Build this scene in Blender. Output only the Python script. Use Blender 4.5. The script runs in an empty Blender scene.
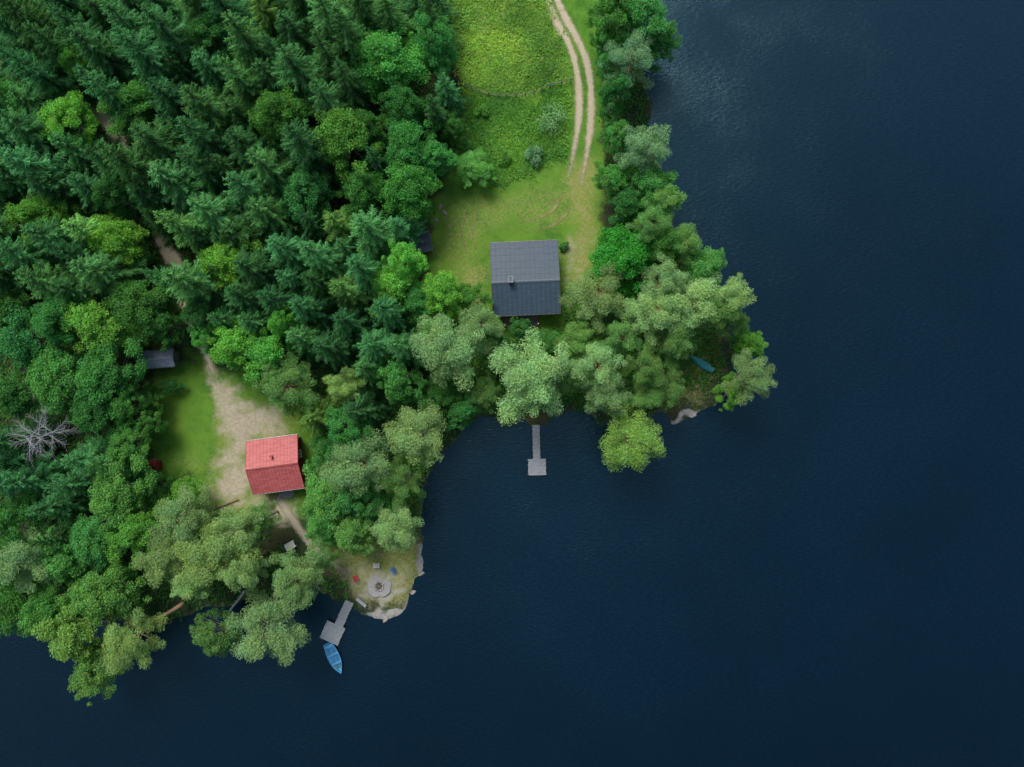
import bpy, math, random
import numpy as np
from mathutils import Vector, Matrix
random.seed(11)
rng = np.random.default_rng(11)
TAU = math.tau
S = 0.13; D = 101.0; CX, CY = 512.0, 383.5
def at(px, py, z=0.0):
    k = S*(D-z)/D
    return ((px-CX)*k, (CY-py)*k)
def topx(x, y, z):
    k = D/(D-z)/S
    return (CX+x*k, CY-y*k)
scn = bpy.context.scene
col = scn.collection

# ------------------------------------------------------------------ noise / sdf
def _h(ix, iy, seed):
    v = np.sin(ix*127.1+iy*311.7+seed*74.7)*43758.5453
    return v-np.floor(v)
def vnoise(x, y, seed=0):
    ix = np.floor(x); iy = np.floor(y); fx = x-ix; fy = y-iy
    fx = fx*fx*(3-2*fx); fy = fy*fy*(3-2*fy)
    a = _h(ix, iy, seed); b = _h(ix+1, iy, seed); c = _h(ix, iy+1, seed); d = _h(ix+1, iy+1, seed)
    return (a*(1-fx)+b*fx)*(1-fy)+(c*(1-fx)+d*fx)*fy
def fbm(x, y, seed=0, o=3):
    s = 0; a = .5; t = 0
    for i in range(o):
        s = s+a*vnoise(x*2**i, y*2**i, seed+i); t += a; a *= .5
    return s/t
def sdf(P, poly):
    P = np.asarray(P, float); Q = np.asarray(poly, float)
    d = np.full(len(P), 1e18); ins = np.zeros(len(P), bool)
    for i in range(len(Q)):
        a = Q[i]; b = Q[(i+1) % len(Q)]; e = b-a
        w = P-a
        t = np.clip((w@e)/max(e@e, 1e-9), 0, 1)
        q = w-t[:, None]*e
        d = np.minimum(d, (q*q).sum(1))
        c = (a[1] > P[:, 1]) != (b[1] > P[:, 1])
        if e[1] != 0:
            xx = a[0]+(P[:, 1]-a[1])*e[0]/e[1]
            ins ^= c & (P[:, 0] < xx)
    d = np.sqrt(d)
    return np.where(ins, d, -d)
def pl(pts, z=0.0): return [at(p[0], p[1], z) for p in pts]

SHORE = pl([(700, -8000), (650, -300), (642, 0), (640, 55), (646, 85), (655, 104), (648, 122), (656, 160), (668, 215), (690, 258),
 (716, 295), (730, 335), (733, 375), (718, 402), (703, 413), (690, 418), (672, 420), (655, 411), (625, 423), (604, 424), (588, 410), (566, 408), (548, 420), (537, 430),
 (520, 422), (503, 426), (483, 414), (462, 428), (446, 447), (430, 470), (421, 500), (419, 530), (424, 548), (422, 574), (411, 600),
 (398, 615), (381, 622), (366, 619), (353, 604), (336, 600), (312, 588), (290, 590), (268, 600), (230, 604), (195, 612), (172, 622),
 (135, 626), (90, 622), (50, 628), (20, 626), (0, 624), (-300, 650), (-1200, 900), (-20000, 3000), (-20000, -20000), (700, -20000)])
def H(P):
    P = np.asarray(P, float).reshape(-1, 2)
    x, y = P[:, 0], P[:, 1]
    W = P+np.stack([fbm(x*.55, y*.55, 3)-.5, fbm(x*.55, y*.55, 9)-.5], 1)*1.8
    d = sdf(W, SHORE)
    z = np.where(d > 0, .95*(1-np.exp(-np.clip(d, 0, 400)/2.5))+.5*(fbm(x*.12, y*.12, 21)-.4)*np.clip(d/6, 0, 1),
                 np.maximum(-3.0, d*.4))
    return z, d
def gz(x, y): return float(H([(x, y)])[0][0])

# ------------------------------------------------------------------ material helpers
def newmat(name):
    m = bpy.data.materials.new(name); m.use_nodes = True
    nt = m.node_tree; nt.nodes.clear()
    out = nt.nodes.new('ShaderNodeOutputMaterial')
    return m, nt, out
def N(nt, t, **kw):
    n = nt.nodes.new(t)
    for k, v in kw.items():
        if k in n.inputs.keys(): n.inputs[k].default_value = v
        else: setattr(n, k, v)
    return n
def L(nt, a, b): nt.links.new(a, b)
def c4(c): return (c[0], c[1], c[2], 1)
def noise_node(nt, scale, detail=4, rough=.55, vec=None):
    n = N(nt, 'ShaderNodeTexNoise', Scale=scale, Detail=detail, Roughness=rough)
    if vec is None:
        tc = N(nt, 'ShaderNodeTexCoord'); vec = tc.outputs['Object']
    L(nt, vec, n.inputs['Vector'])
    return n
def mixc(nt, fac, a, b, mode='MIX'):
    m = nt.nodes.new('ShaderNodeMix'); m.data_type = 'RGBA'; m.blend_type = mode
    for sock, v in ((m.inputs[0], fac), (m.inputs[6], a), (m.inputs[7], b)):
        if hasattr(v, 'is_linked') or hasattr(v, 'links'): L(nt, v, sock)
        elif isinstance(v, (int, float)): sock.default_value = v
        else: sock.default_value = c4(v)
    return m.outputs[2]
def ramp(nt, val, lo, hi):
    m = nt.nodes.new('ShaderNodeMapRange'); m.interpolation_type = 'SMOOTHSTEP'
    m.inputs['From Min'].default_value = lo; m.inputs['From Max'].default_value = hi
    L(nt, val, m.inputs['Value'])
    return m.outputs['Result']
def surf(name, c1, c2, scale=3, rough=.8, bump=0.2, metal=0, spec=.3, stretch=None):
    m, nt, out = newmat(name)
    tc = N(nt, 'ShaderNodeTexCoord'); vec = tc.outputs['Object']
    if stretch:
        mp = N(nt, 'ShaderNodeMapping'); mp.inputs['Scale'].default_value = stretch
        L(nt, vec, mp.inputs['Vector']); vec = mp.outputs['Vector']
    n = noise_node(nt, scale, 5, .6, vec)
    f = ramp(nt, n.outputs['Fac'], .32, .68)
    p = N(nt, 'ShaderNodeBsdfPrincipled', Roughness=rough, Metallic=metal)
    p.inputs['Specular IOR Level'].default_value = spec
    L(nt, mixc(nt, f, c1, c2), p.inputs['Base Color'])
    if bump:
        b = N(nt, 'ShaderNodeBump', Strength=bump, Distance=.05)
        L(nt, n.outputs['Fac'], b.inputs['Height']); L(nt, b.outputs['Normal'], p.inputs['Normal'])
    L(nt, p.outputs['BSDF'], out.inputs['Surface'])
    return m
def foliage_mat(name, transl=.3):
    m, nt, out = newmat(name)
    oi = N(nt, 'ShaderNodeObjectInfo')
    at_ = N(nt, 'ShaderNodeAttribute', attribute_name='tint')
    c = mixc(nt, 1.0, oi.outputs['Color'], at_.outputs['Color'], 'MULTIPLY')
    p = N(nt, 'ShaderNodeBsdfDiffuse')
    L(nt, c, p.inputs['Color'])
    t = N(nt, 'ShaderNodeBsdfTranslucent')
    c2 = mixc(nt, 1.0, c, (1.35, 1.4, .8), 'MULTIPLY')
    L(nt, c2, t.inputs['Color'])
    mx = N(nt, 'ShaderNodeMixShader'); mx.inputs[0].default_value = transl
    L(nt, p.outputs['BSDF'], mx.inputs[1]); L(nt, t.outputs['BSDF'], mx.inputs[2])
    L(nt, mx.outputs[0], out.inputs['Surface'])
    return m
M = {}
M['foliage'] = foliage_mat('foliage', .38)
M['needle'] = foliage_mat('needles', .28)
M['grassblade'] = foliage_mat('grass_blades', .45)
M['bark_pine'] = surf('pine_bark', (.42, .28, .17), (.24, .16, .11), 6)
M['bark_dark'] = surf('spruce_bark', (.06, .045, .035), (.03, .025, .02), 6)
M['bark_birch'] = surf('birch_bark', (.45, .43, .40), (.10, .09, .08), 5)
M['bark_dead'] = surf('dead_wood', (.36, .38, .41), (.24, .26, .28), 5)
M['log'] = surf('log_wood', (.24, .16, .10), (.13, .09, .06), 5)
M['dark_roof'] = surf('dark_sheet_roof', (.034, .060, .090), (.048, .078, .114), .9, .45, .05, 0, .25, (1, 6, 1))
M['ridge'] = surf('ridge_sheet', (.060, .088, .120), (.080, .11, .145), 3, .5, .05)
M['red_roof'] = surf('red_sheet_roof', (.36, .075, .082), (.46, .125, .128), 1.1, .55, .05, 0, .35, (1, 4, 1))
M['grey_roof'] = surf('grey_sheet_roof', (.20, .24, .29), (.29, .33, .39), 1.6, .55, .05)
M['slate_roof'] = surf('slate_felt_roof', (.05, .07, .10), (.07, .09, .13), 1.6, .6, .05)
M['brown_wall'] = surf('brown_board_wall', (.17, .10, .06), (.11, .065, .04), 3, .85, .3, 0, .2, (8, 8, .4))
M['red_wall'] = surf('red_board_wall', (.20, .028, .024), (.15, .022, .02), 3, .85, .3, 0, .2, (8, 8, .4))
M['grey_wall'] = surf('weathered_board_wall', (.19, .17, .15), (.12, .11, .10), 3, .85, .3, 0, .2, (8, 8, .4))
M['white'] = surf('white_paint', (.72, .72, .70), (.62, .62, .60), 4, .55, .02)
M['glass'] = surf('window_glass', (.02, .025, .03), (.03, .035, .04), 1, .08, 0, 0, .6)
M['steel'] = surf('steel', (.20, .20, .21), (.14, .14, .15), 8, .4, 0, .8)
M['chimney'] = surf('chimney_brick', (.10, .105, .115), (.14, .145, .155), 6, .8, .2)
M['capstone'] = surf('chimney_capstone', (.26, .27, .29), (.19, .20, .22), 6, .8, .2)
M['deck'] = surf('weathered_deck', (.34, .37, .39), (.20, .22, .24), 2.5, .8, .2, 0, .2, (1, 9, 1))
M['newdeck'] = surf('brown_deck', (.22, .19, .16), (.15, .13, .11), 2.5, .8, .2, 0, .2, (1, 9, 1))
M['post'] = surf('wet_post', (.12, .10, .085), (.07, .06, .05), 6)
M['blue'] = surf('blue_boat_paint', (.030, .20, .43), (.040, .24, .49), 3, .4, .02, 0, .5)
M['blue_in'] = surf('pale_blue_boat_paint', (.07, .33, .55), (.10, .38, .60), 3, .5, .02)
M['teal'] = surf('teal_boat_paint', (.025, .20, .22), (.035, .25, .27), 3, .45, .02)
M['rock'] = surf('granite', (.32, .305, .28), (.19, .18, .165), 2.2, .85, .5)
M['ash'] = surf('ash_bed', (.10, .095, .09), (.04, .04, .04), 5, .9, .3)
M['gravel'] = surf('gravel', (.31, .31, .31), (.21, .21, .21), 9, .9, .6)
M['redplastic'] = surf('red_chair_paint', (.50, .05, .045), (.42, .04, .035), 4, .5, 0)
M['blueplastic'] = surf('blue_chair_paint', (.08, .18, .40), (.06, .14, .33), 4, .5, 0)
M['fence'] = surf('grey_fence_wood', (.20, .19, .15), (.12, .11, .09), 4)

# ------------------------------------------------------------------ mesh builder
class MB:
    def __init__(s): s.v = []; s.f = []
    def add(s, v, f):
        o = len(s.v); s.v += [tuple(p) for p in v]; s.f += [tuple(i+o for i in q) for q in f]
    def box(s, c, d, rz=0, R=None):
        hx, hy, hz = d[0]/2, d[1]/2, d[2]/2
        pts = [(x, y, z) for z in (-hz, hz) for (x, y) in ((-hx, -hy), (hx, -hy), (hx, hy), (-hx, hy))]
        m = R if R is not None else Matrix.Rotation(rz, 3, 'Z')
        pts = [m@Vector(p)+Vector(c) for p in pts]
        s.add(pts, [(3, 2, 1, 0), (4, 5, 6, 7), (0, 1, 5, 4), (1, 2, 6, 5), (2, 3, 7, 6), (3, 0, 4, 7)])
    def tube(s, pts, rad, n=7):
        pts = [Vector(p) for p in pts]; vs = []; fs = []
        for i, p in enumerate(pts):
            t = (pts[min(i+1, len(pts)-1)]-pts[max(i-1, 0)]).normalized()
            a = t.orthogonal().normalized() if abs(t.z) < .9 else t.cross(Vector((0, 1, 0))).normalized()
            b = t.cross(a)
            for k in range(n):
                w = TAU*k/n; vs.append(p+(a*math.cos(w)+b*math.sin(w))*rad[i])
        for i in range(len(pts)-1):
            for k in range(n):
                k2 = (k+1) % n
                fs.append((i*n+k, i*n+k2, (i+1)*n+k2, (i+1)*n+k))
        fs.append(tuple(range(n))[::-1]); fs.append(tuple((len(pts)-1)*n+k for k in range(n)))
        s.add(vs, fs)
    def build(s, name, mat, parent=None, smooth=False, cols=None):
        return mk(name, s.v, s.f, mat, parent, smooth, cols)
def mkmesh(name, V, F, mat, smooth=False, cols=None, attr='tint'):
    me = bpy.data.meshes.new(name)
    if isinstance(V, np.ndarray): V = V.tolist()
    if isinstance(F, np.ndarray): F = F.tolist()
    me.from_pydata(V, [], F); me.update()
    if mat: me.materials.append(mat)
    if cols is not None:
        a = me.color_attributes.new(attr, 'FLOAT_COLOR', 'POINT')
        a.data.foreach_set('color', np.asarray(cols, np.float32).ravel())
    if smooth: me.polygons.foreach_set('use_smooth', [True]*len(me.polygons))
    return me
def mk(name, V, F, mat, parent=None, smooth=False, cols=None, attr='tint'):
    o = bpy.data.objects.new(name, mkmesh(name, V, F, mat, smooth, cols, attr)); col.objects.link(o)
    if parent: o.parent = parent
    return o
def empty(name, label, cat, loc=(0, 0, 0), rz=0, group=None):
    o = bpy.data.objects.new(name, None); col.objects.link(o)
    o.location = loc; o.rotation_euler = (0, 0, rz); o['label'] = label; o['category'] = cat
    if group: o['group'] = group
    return o

# ------------------------------------------------------------------ terrain
xs = np.concatenate([[-2600, -1300, -650, -330, -180, -120, -95, -80], np.arange(-70, 33, .33), [38, 50, 80, 150, 400, 1000, 2600]])
ys = np.concatenate([[-2600, -1000, -400, -160, -90, -66], np.arange(-51, 52, .33), [58, 70, 90, 130, 220, 420, 900, 2600]])
X, Y = np.meshgrid(xs, ys); P = np.stack([X.ravel(), Y.ravel()], 1)
Z, dsh = H(P)
wx = P[:, 0]; wy = P[:, 1]
PW = P+np.stack([fbm(wx*.4, wy*.4, 31)-.5, fbm(wx*.4, wy*.4, 41)-.5], 1)*3.6
def zone(pts, soft=1.0, val=1.0, z=.8):
    d = sdf(PW, pl(pts, z)); return np.clip(.5+d/(2*soft), 0, 1)*val
grass = np.maximum.reduce([
    zone([(432, -400), (548, -400), (600, 0), (604, 70), (606, 170), (603, 235), (594, 285), (560, 306), (490, 332), (452, 295), (428, 255), (432, 200), (462, 150), (462, 90), (438, 40)]),
    zone([(150, 368), (226, 364), (234, 430), (215, 472), (165, 484), (136, 440)], 1.5, .95),
    zone([(440, 300), (620, 290), (700, 300), (725, 370), (640, 405), (560, 405), (500, 410), (430, 420), (400, 400)], 2, .65),
    zone([(190, 350), (330, 400), (310, 520), (190, 520)], 1.5, .8),
    zone([(300, 470), (420, 470), (424, 570), (380, 605), (345, 585), (310, 540)], 2, .65)])
dry = np.maximum.reduce([
    zone([(440, 200), (475, 186), (585, 172), (602, 200), (598, 290), (562, 290), (560, 235), (488, 236), (489, 310), (470, 310), (445, 280), (430, 245)], 2.5, .42),
    zone([(562, 155), (598, 155), (603, 275), (570, 285), (568, 215)], 2.0, .66),
    zone([(450, 268), (490, 262), (494, 330), (474, 318)], 2.0, .62),
    zone([(445, -300), (550, -300), (572, 60), (572, 88), (480, 90), (458, 40)], 3, .36),
    zone([(155, 450), (205, 445), (225, 470), (190, 485)], 2, .40),
    zone([(215, 372), (296, 412), (302, 520), (205, 510)], 1.8, .50),
    zone([(320, 540), (425, 535), (425, 580), (395, 615), (350, 600)], 1.5, .62),
    zone([(640, 355), (725, 340), (728, 380), (700, 412), (655, 408)], 2, .5)])
dirt = np.maximum.reduce([
    zone([(207, 364), (219, 366), (242, 396), (276, 414), (288, 430), (250, 438), (247, 497), (292, 496), (302, 518), (286, 522), (262, 505), (214, 504), (213, 485), (224, 462), (226, 440), (224, 412)], 2.0, .88),
    zone([(565, 235), (590, 235), (585, 282), (568, 290)], 1.5, .45),
    zone([(335, 560), (350, 556), (378, 556), (408, 560), (412, 575), (400, 603), (390, 612), (372, 618), (356, 610), (346, 595)], 1.6, .42)])
rock = np.maximum.reduce([
    zone([(360, 576), (376, 568), (396, 572), (402, 588), (394, 606), (376, 612), (362, 604)], 1.6, .45),
    zone([(415, 560), (419, 542), (428, 546), (429, 578), (413, 607), (399, 621), (378, 629), (358, 618), (394, 612), (412, 588)], .4, .95),
    zone([(676, 417), (702, 411), (708, 415), (692, 424), (672, 424)], .3, .75),
    np.clip(1-np.abs(dsh-.1)/.5, 0, 1)*.35])
ny, nx = X.shape
idx = np.arange(nx*ny).reshape(ny, nx)
F = np.stack([idx[:-1, :-1], idx[:-1, 1:], idx[1:, 1:], idx[1:, :-1]], -1).reshape(-1, 4)
def ground_mat():
    m, nt, out = newmat('ground_cover')
    a = N(nt, 'ShaderNodeAttribute', attribute_name='zone')
    sep = N(nt, 'ShaderNodeSeparateColor'); L(nt, a.outputs['Color'], sep.inputs[0])
    n1 = noise_node(nt, .55, 6, .65); n2 = noise_node(nt, 3.2, 5, .7); n3 = noise_node(nt, .16, 4, .6); n4 = noise_node(nt, 9, 3, .6)
    n5 = noise_node(nt, .9, 6, .7)
    def mask(s, amp=.9, nn=None):
        ad = N(nt, 'ShaderNodeMath', operation='MULTIPLY_ADD'); L(nt, (nn or n2).outputs['Fac'], ad.inputs[0]); ad.inputs[1].default_value = amp
        L(nt, s, ad.inputs[2])
        return ramp(nt, ad.outputs[0], .5*amp+.2, .5*amp+.8)
    forest = mixc(nt, ramp(nt, n1.outputs['Fac'], .38, .66), (.018, .045, .018), (.055, .058, .028))
    gr = mixc(nt, ramp(nt, n1.outputs['Fac'], .35, .65), (.048, .150, .018), (.092, .220, .026))
    gr = mixc(nt, ramp(nt, n2.outputs['Fac'], .48, .75), gr, (.052, .135, .022))
    gr = mixc(nt, ramp(nt, n3.outputs['Fac'], .40, .66), gr, (.120, .235, .030))
    dr = mixc(nt, ramp(nt, n2.outputs['Fac'], .38, .65), (.20, .24, .056), (.27, .25, .11))
    di = mixc(nt, ramp(nt, n2.outputs['Fac'], .35, .7), (.40, .365, .285), (.29, .255, .185))
    ro = mixc(nt, ramp(nt, n2.outputs['Fac'], .35, .7), (.38, .365, .34), (.25, .24, .22))
    c = mixc(nt, mask(sep.outputs[0]), forest, gr)
    c = mixc(nt, mask(sep.outputs[2], 1.1), c, dr)
    c = mixc(nt, mask(sep.outputs[1], 1.25, n5), c, di)
    c = mixc(nt, mask(a.outputs['Alpha'], 1.0, n5), c, ro)
    p = N(nt, 'ShaderNodeBsdfPrincipled', Roughness=.95); p.inputs['Specular IOR Level'].default_value = .1
    L(nt, c, p.inputs['Base Color'])
    b = N(nt, 'ShaderNodeBump', Strength=.5, Distance=.12)
    mx = N(nt, 'ShaderNodeMath', operation='ADD'); L(nt, n2.outputs['Fac'], mx.inputs[0]); L(nt, n4.outputs['Fac'], mx.inputs[1])
    L(nt, mx.outputs[0], b.inputs['Height']); L(nt, b.outputs['Normal'], p.inputs['Normal'])
    L(nt, p.outputs['BSDF'], out.inputs['Surface'])
    return m
g = mk('ground', np.stack([P[:, 0], P[:, 1], Z], 1), F, ground_mat(), None, True, np.stack([grass, dirt, dry, rock], 1), 'zone')
g['kind'] = 'structure'
# water
def water_mat():
    m, nt, out = newmat('lake_water')
    p = N(nt, 'ShaderNodeBsdfPrincipled', Roughness=.06, IOR=1.56)
    p.inputs['Specular Tint'].default_value = (.42, .90, 1.0, 1)
    tc = N(nt, 'ShaderNodeTexCoord'); mp = N(nt, 'ShaderNodeMapping')
    mp.inputs['Rotation'].default_value = (0, 0, .5); mp.inputs['Scale'].default_value = (1, 2.4, 1)
    L(nt, tc.outputs['Object'], mp.inputs['Vector'])
    n0 = noise_node(nt, .016, 3, .5); n3 = noise_node(nt, 1.7, 5, .7, mp.outputs['Vector'])
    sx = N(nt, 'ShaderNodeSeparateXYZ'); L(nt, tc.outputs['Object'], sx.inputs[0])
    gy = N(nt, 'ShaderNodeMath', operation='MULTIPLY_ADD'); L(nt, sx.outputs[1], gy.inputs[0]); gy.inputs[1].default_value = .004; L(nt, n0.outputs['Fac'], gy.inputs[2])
    c = mixc(nt, ramp(nt, gy.outputs[0], .15, .85), (.0001, .0026, .0070), (.0010, .0078, .0180))  # sky glow and lens falloff painted into base colour, lighter towards +Y
    c = mixc(nt, ramp(nt, n3.outputs['Fac'], .35, .7), c, mixc(nt, 1.0, c, (2.2, 1.9, 1.75), 'MULTIPLY'))  # ripple glints painted as paler streaks in the base colour
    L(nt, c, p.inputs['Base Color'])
    n = noise_node(nt, 1.5, 5, .65, mp.outputs['Vector']); n2 = noise_node(nt, .12, 3, .5)
    b = N(nt, 'ShaderNodeBump', Strength=.8, Distance=.13)
    mu = N(nt, 'ShaderNodeMath', operation='MULTIPLY'); L(nt, n.outputs['Fac'], mu.inputs[0]); L(nt, n2.outputs['Fac'], mu.inputs[1])
    L(nt, mu.outputs[0], b.inputs['Height']); L(nt, b.outputs['Normal'], p.inputs['Normal'])
    L(nt, p.outputs['BSDF'], out.inputs['Surface'])
    return m
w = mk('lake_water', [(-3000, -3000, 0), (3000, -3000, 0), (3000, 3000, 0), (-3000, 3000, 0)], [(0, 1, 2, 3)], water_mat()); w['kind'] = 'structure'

# ------------------------------------------------------------------ tracks
def track_mat(name, c1, c2, lo=.55):
    m, nt, out = newmat(name)
    a = N(nt, 'ShaderNodeAttribute', attribute_name='edge')
    n = noise_node(nt, 1.6, 6, .75); n2 = noise_node(nt, 7, 4, .6)
    p = N(nt, 'ShaderNodeBsdfPrincipled', Roughness=.95); p.inputs['Specular IOR Level'].default_value = .1
    L(nt, mixc(nt, ramp(nt, n2.outputs['Fac'], .3, .7), c1, c2), p.inputs['Base Color'])
    ad = N(nt, 'ShaderNodeMath', operation='ADD'); L(nt, a.outputs['Fac'], ad.inputs[0]); L(nt, n.outputs['Fac'], ad.inputs[1])
    f = ramp(nt, ad.outputs[0], lo+.15, lo+.85)
    t = N(nt, 'ShaderNodeBsdfTransparent'); mx = N(nt, 'ShaderNodeMixShader')
    L(nt, f, mx.inputs[0]); L(nt, p.outputs['BSDF'], mx.inputs[1]); L(nt, t.outputs[0], mx.inputs[2])
    L(nt, mx.outputs[0], out.inputs['Surface'])
    return m
def resample(pts, step=.35):
    pts = [Vector(p) for p in pts]; n = len(pts); o = []
    for i in range(n-1):
        p0, p1, p2, p3 = pts[max(i-1, 0)], pts[i], pts[i+1], pts[min(i+2, n-1)]
        k = max(2, int((p2-p1).length/step))
        for j in range(k):
            t = j/k
            o.append(.5*((2*p1)+(p2-p0)*t+(2*p0-5*p1+4*p2-p3)*t*t+(3*p1-p0-3*p2+p3)*t**3))
    o.append(pts[-1]); return o
def ribbon(B, cols, pxs, width, zoff=.05, e0=0):
    c = resample([at(*p, .8) for p in pxs]); V = []; E = []
    for i, p in enumerate(c):
        t = (c[min(i+1, len(c)-1)]-c[max(i-1, 0)]).normalized(); nn = Vector((-t.y, t.x))
        w_ = width*(.7+.7*float(fbm(np.array([p.x*.5]), np.array([p.y*.5]), 77)[0]))
        fade = max(0, 1-(len(c)-1-i)/22)*.6+(max(0, 1-i/8)*.6 if e0 else 0)
        for k in range(7):
            u = k/3-1; q = p+nn*u*w_*.5*1.5; V.append((q.x, q.y)); E.append(abs(u)**1.3+fade+e0)
    z = H(V)[0]+zoff
    n = len(c); fs = [(i*7+k, i*7+k+1, i*7+k+8, i*7+k+7) for i in range(n-1) for k in range(6)]
    B.add([(v[0], v[1], zz) for v, zz in zip(V, z)], fs); cols += [(e, e, e, 1) for e in E]
B = MB(); ec = []
ribbon(B, ec, [(518, -60), (546, 0), (556, 22), (570, 48), (577, 75), (579, 110), (575, 145), (568, 178)], .92)
ribbon(B, ec, [(530, -60), (557, 0), (567, 22), (581, 48), (589, 75), (591, 110), (588, 145), (580, 190)], .98)
o = mk('dirt_track', B.v, B.f, track_mat('pale_track_sand', (.45, .405, .295), (.34, .305, .21), .52), None, False, ec, 'edge'); o['kind'] = 'structure'
B = MB(); ec = []
FTR = [(40, -40), (70, 40), (98, 105), (116, 136), (142, 188), (163, 240), (180, 275), (198, 330), (214, 372)]
ribbon(B, ec, FTR, 1.75)
o = mk('forest_track', B.v, B.f, track_mat('forest_track_sand', (.64, .57, .43), (.52, .46, .33), .60), None, False, ec, 'edge'); o['kind'] = 'structure'
B = MB(); ec = []
ribbon(B, ec, [(278, 496), (290, 515), (304, 535), (322, 556), (345, 572), (366, 584)], 1.2)
o = mk('footpath', B.v, B.f, track_mat('footpath_sand', (.38, .35, .27), (.27, .24, .18), .42), None, False, ec, 'edge'); o['kind'] = 'structure'
B = MB(); ec = []
for q in ([(566, 184), (556, 206), (544, 216), (520, 223), (494, 226)], [(574, 196), (566, 214), (552, 226), (530, 232), (507, 233)], [(562, 178), (552, 190), (534, 202), (508, 209)], [(566, 186), (556, 198), (538, 210), (512, 217)], [(470, 205), (462, 230), (468, 255), (482, 275)], [(481, 202), (473, 230), (479, 255), (488, 268)]):
    ribbon(B, ec, q, .75, .04, .17)
o = mk('tyre_marks', B.v, B.f, track_mat('worn_grass', (.22, .25, .08), (.26, .265, .11), .42), None, False, ec, 'edge'); o['kind'] = 'structure'

# ------------------------------------------------------------------ buildings
BUILD = []
def gable(root, W, Dp, he, hr, ro, ov, roofm, wallm, seam, thick=.1, lap=0, rib=.06, capm=None):
    hw, hd = W/2, Dp/2; iw, idp = hw-ov, hd-ov
    def zr(y):
        return hr-(hr-he)*((y-ro)/(hd-ro) if y > ro else (ro-y)/(hd+ro))
    b = MB()
    prof = [(-idp, -.5), (idp, -.5), (idp, zr(idp)-.14), (ro, hr-.14), (-idp, zr(-idp)-.14)]
    v = [(-iw, y, z) for y, z in prof]+[(iw, y, z) for y, z in prof]
    f = [(4, 3, 2, 1, 0), (5, 6, 7, 8, 9)]+[(i, (i+1) % 5, (i+1) % 5+5, i+5) for i in range(5)]
    b.add(v, f); b.build('wall', wallm, root)
    r = MB()
    for sgn in (1, -1):
        ye = sgn*hd
        pr = [(ro, hr), (ye, he), (ye, he-thick), (ro, hr-thick)]
        v = [(-hw, y, z) for y, z in pr]+[(hw, y, z) for y, z in pr]
        r.add(v, [(0, 3, 2, 1), (4, 5, 6, 7), (0, 1, 5, 4), (1, 2, 6, 5), (2, 3, 7, 6)])
        n = int(W/seam)
        for k in range(n+1):
            x = -hw+.03+(W-.06)*k/n
            e = .02
            v = [(x-e, ro+sgn*.14, zr(ro+sgn*.14)+.002), (x+e, ro+sgn*.14, zr(ro+sgn*.14)+.002), (x+e, ye, he+.002), (x-e, ye, he+.002)]
            v += [(a, c, d+rib) for a, c, d in v]
            r.add(v, [(0, 1, 2, 3), (7, 6, 5, 4), (0, 4, 5, 1), (1, 5, 6, 2), (2, 6, 7, 3), (3, 7, 4, 0)])
        for q in range(1, lap+1):
            y1 = ro+(ye-ro)*q/(lap+1); y2 = y1+sgn*.05
            v = [(-hw+.05, y1, zr(y1)+.003), (hw-.05, y1, zr(y1)+.003), (hw-.05, y2, zr(y2)+.012), (-hw+.05, y2, zr(y2)+.012), (hw-.05, y2+sgn*.004, zr(y2)), (-hw+.05, y2+sgn*.004, zr(y2))]
            r.add(v, [(0, 1, 2, 3), (3, 2, 4, 5)])
    rf = r.build('roof', roofm, root)
    c = MB()
    for sgn in (1, -1):
        a = ro+sgn*.17
        v = [(-hw-.02, ro, hr+.07), (hw+.02, ro, hr+.07), (hw+.02, a, zr(a)+.07), (-hw-.02, a, zr(a)+.07)]
        c.add(v, [(0, 1, 2, 3) if sgn < 0 else (3, 2, 1, 0)])
    c.build('ridge_cap', capm or roofm, rf)
    for sgn in (1, -1):
        gt = MB(); gt.tube([(-hw, sgn*(hd+.05), he-.1), (hw, sgn*(hd+.05), he-.1)], [.06, .06], 8)
        gt.build('gutter', M['steel'], rf)
    for sx in (1, -1):
        fb = MB()
        for sgn in (1, -1):
            y0, y1 = ro, sgn*hd
            v = [(sx*(hw+.012), y0, hr-.02), (sx*(hw+.012), y1, he-.02), (sx*(hw+.012), y1, he-.22), (sx*(hw+.012), y0, hr-.22)]
            v += [(x+sx*.03, y, z) for x, y, z in v]
            fb.add(v, [(0, 1, 2, 3), (7, 6, 5, 4), (0, 4, 5, 1), (1, 5, 6, 2), (2, 6, 7, 3), (3, 7, 4, 0)])
        fb.build('bargeboard', wallm, rf)
    return rf, iw, idp, zr
def window(root, cx, cy, cz, w_, h_, face, fm):
    b = MB(); R = Matrix.Rotation(face, 3, 'Z'); c = Vector((cx, cy, cz))
    for (dx, dz, sx, sz) in ((0, h_/2, w_+.12, .08), (0, -h_/2, w_+.12, .08), (w_/2, 0, .08, h_-.08), (-w_/2, 0, .08, h_-.08), (0, 0, .05, h_-.08)):
        b.box(c+R@Vector((dx, -.03, dz)), (sx, .08, sz), R=R)
    f = b.build('window', fm, root)
    q = MB(); q.box(c+R@Vector((0, -.012, 0)), (w_-.08, .02, h_-.08), R=R); q.build('pane', M['glass'], f)
    s = MB(); s.box(c+R@Vector((0, -.07, -h_/2-.06)), (w_+.2, .14, .04), R=R); s.build('sill', fm, f)
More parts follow.
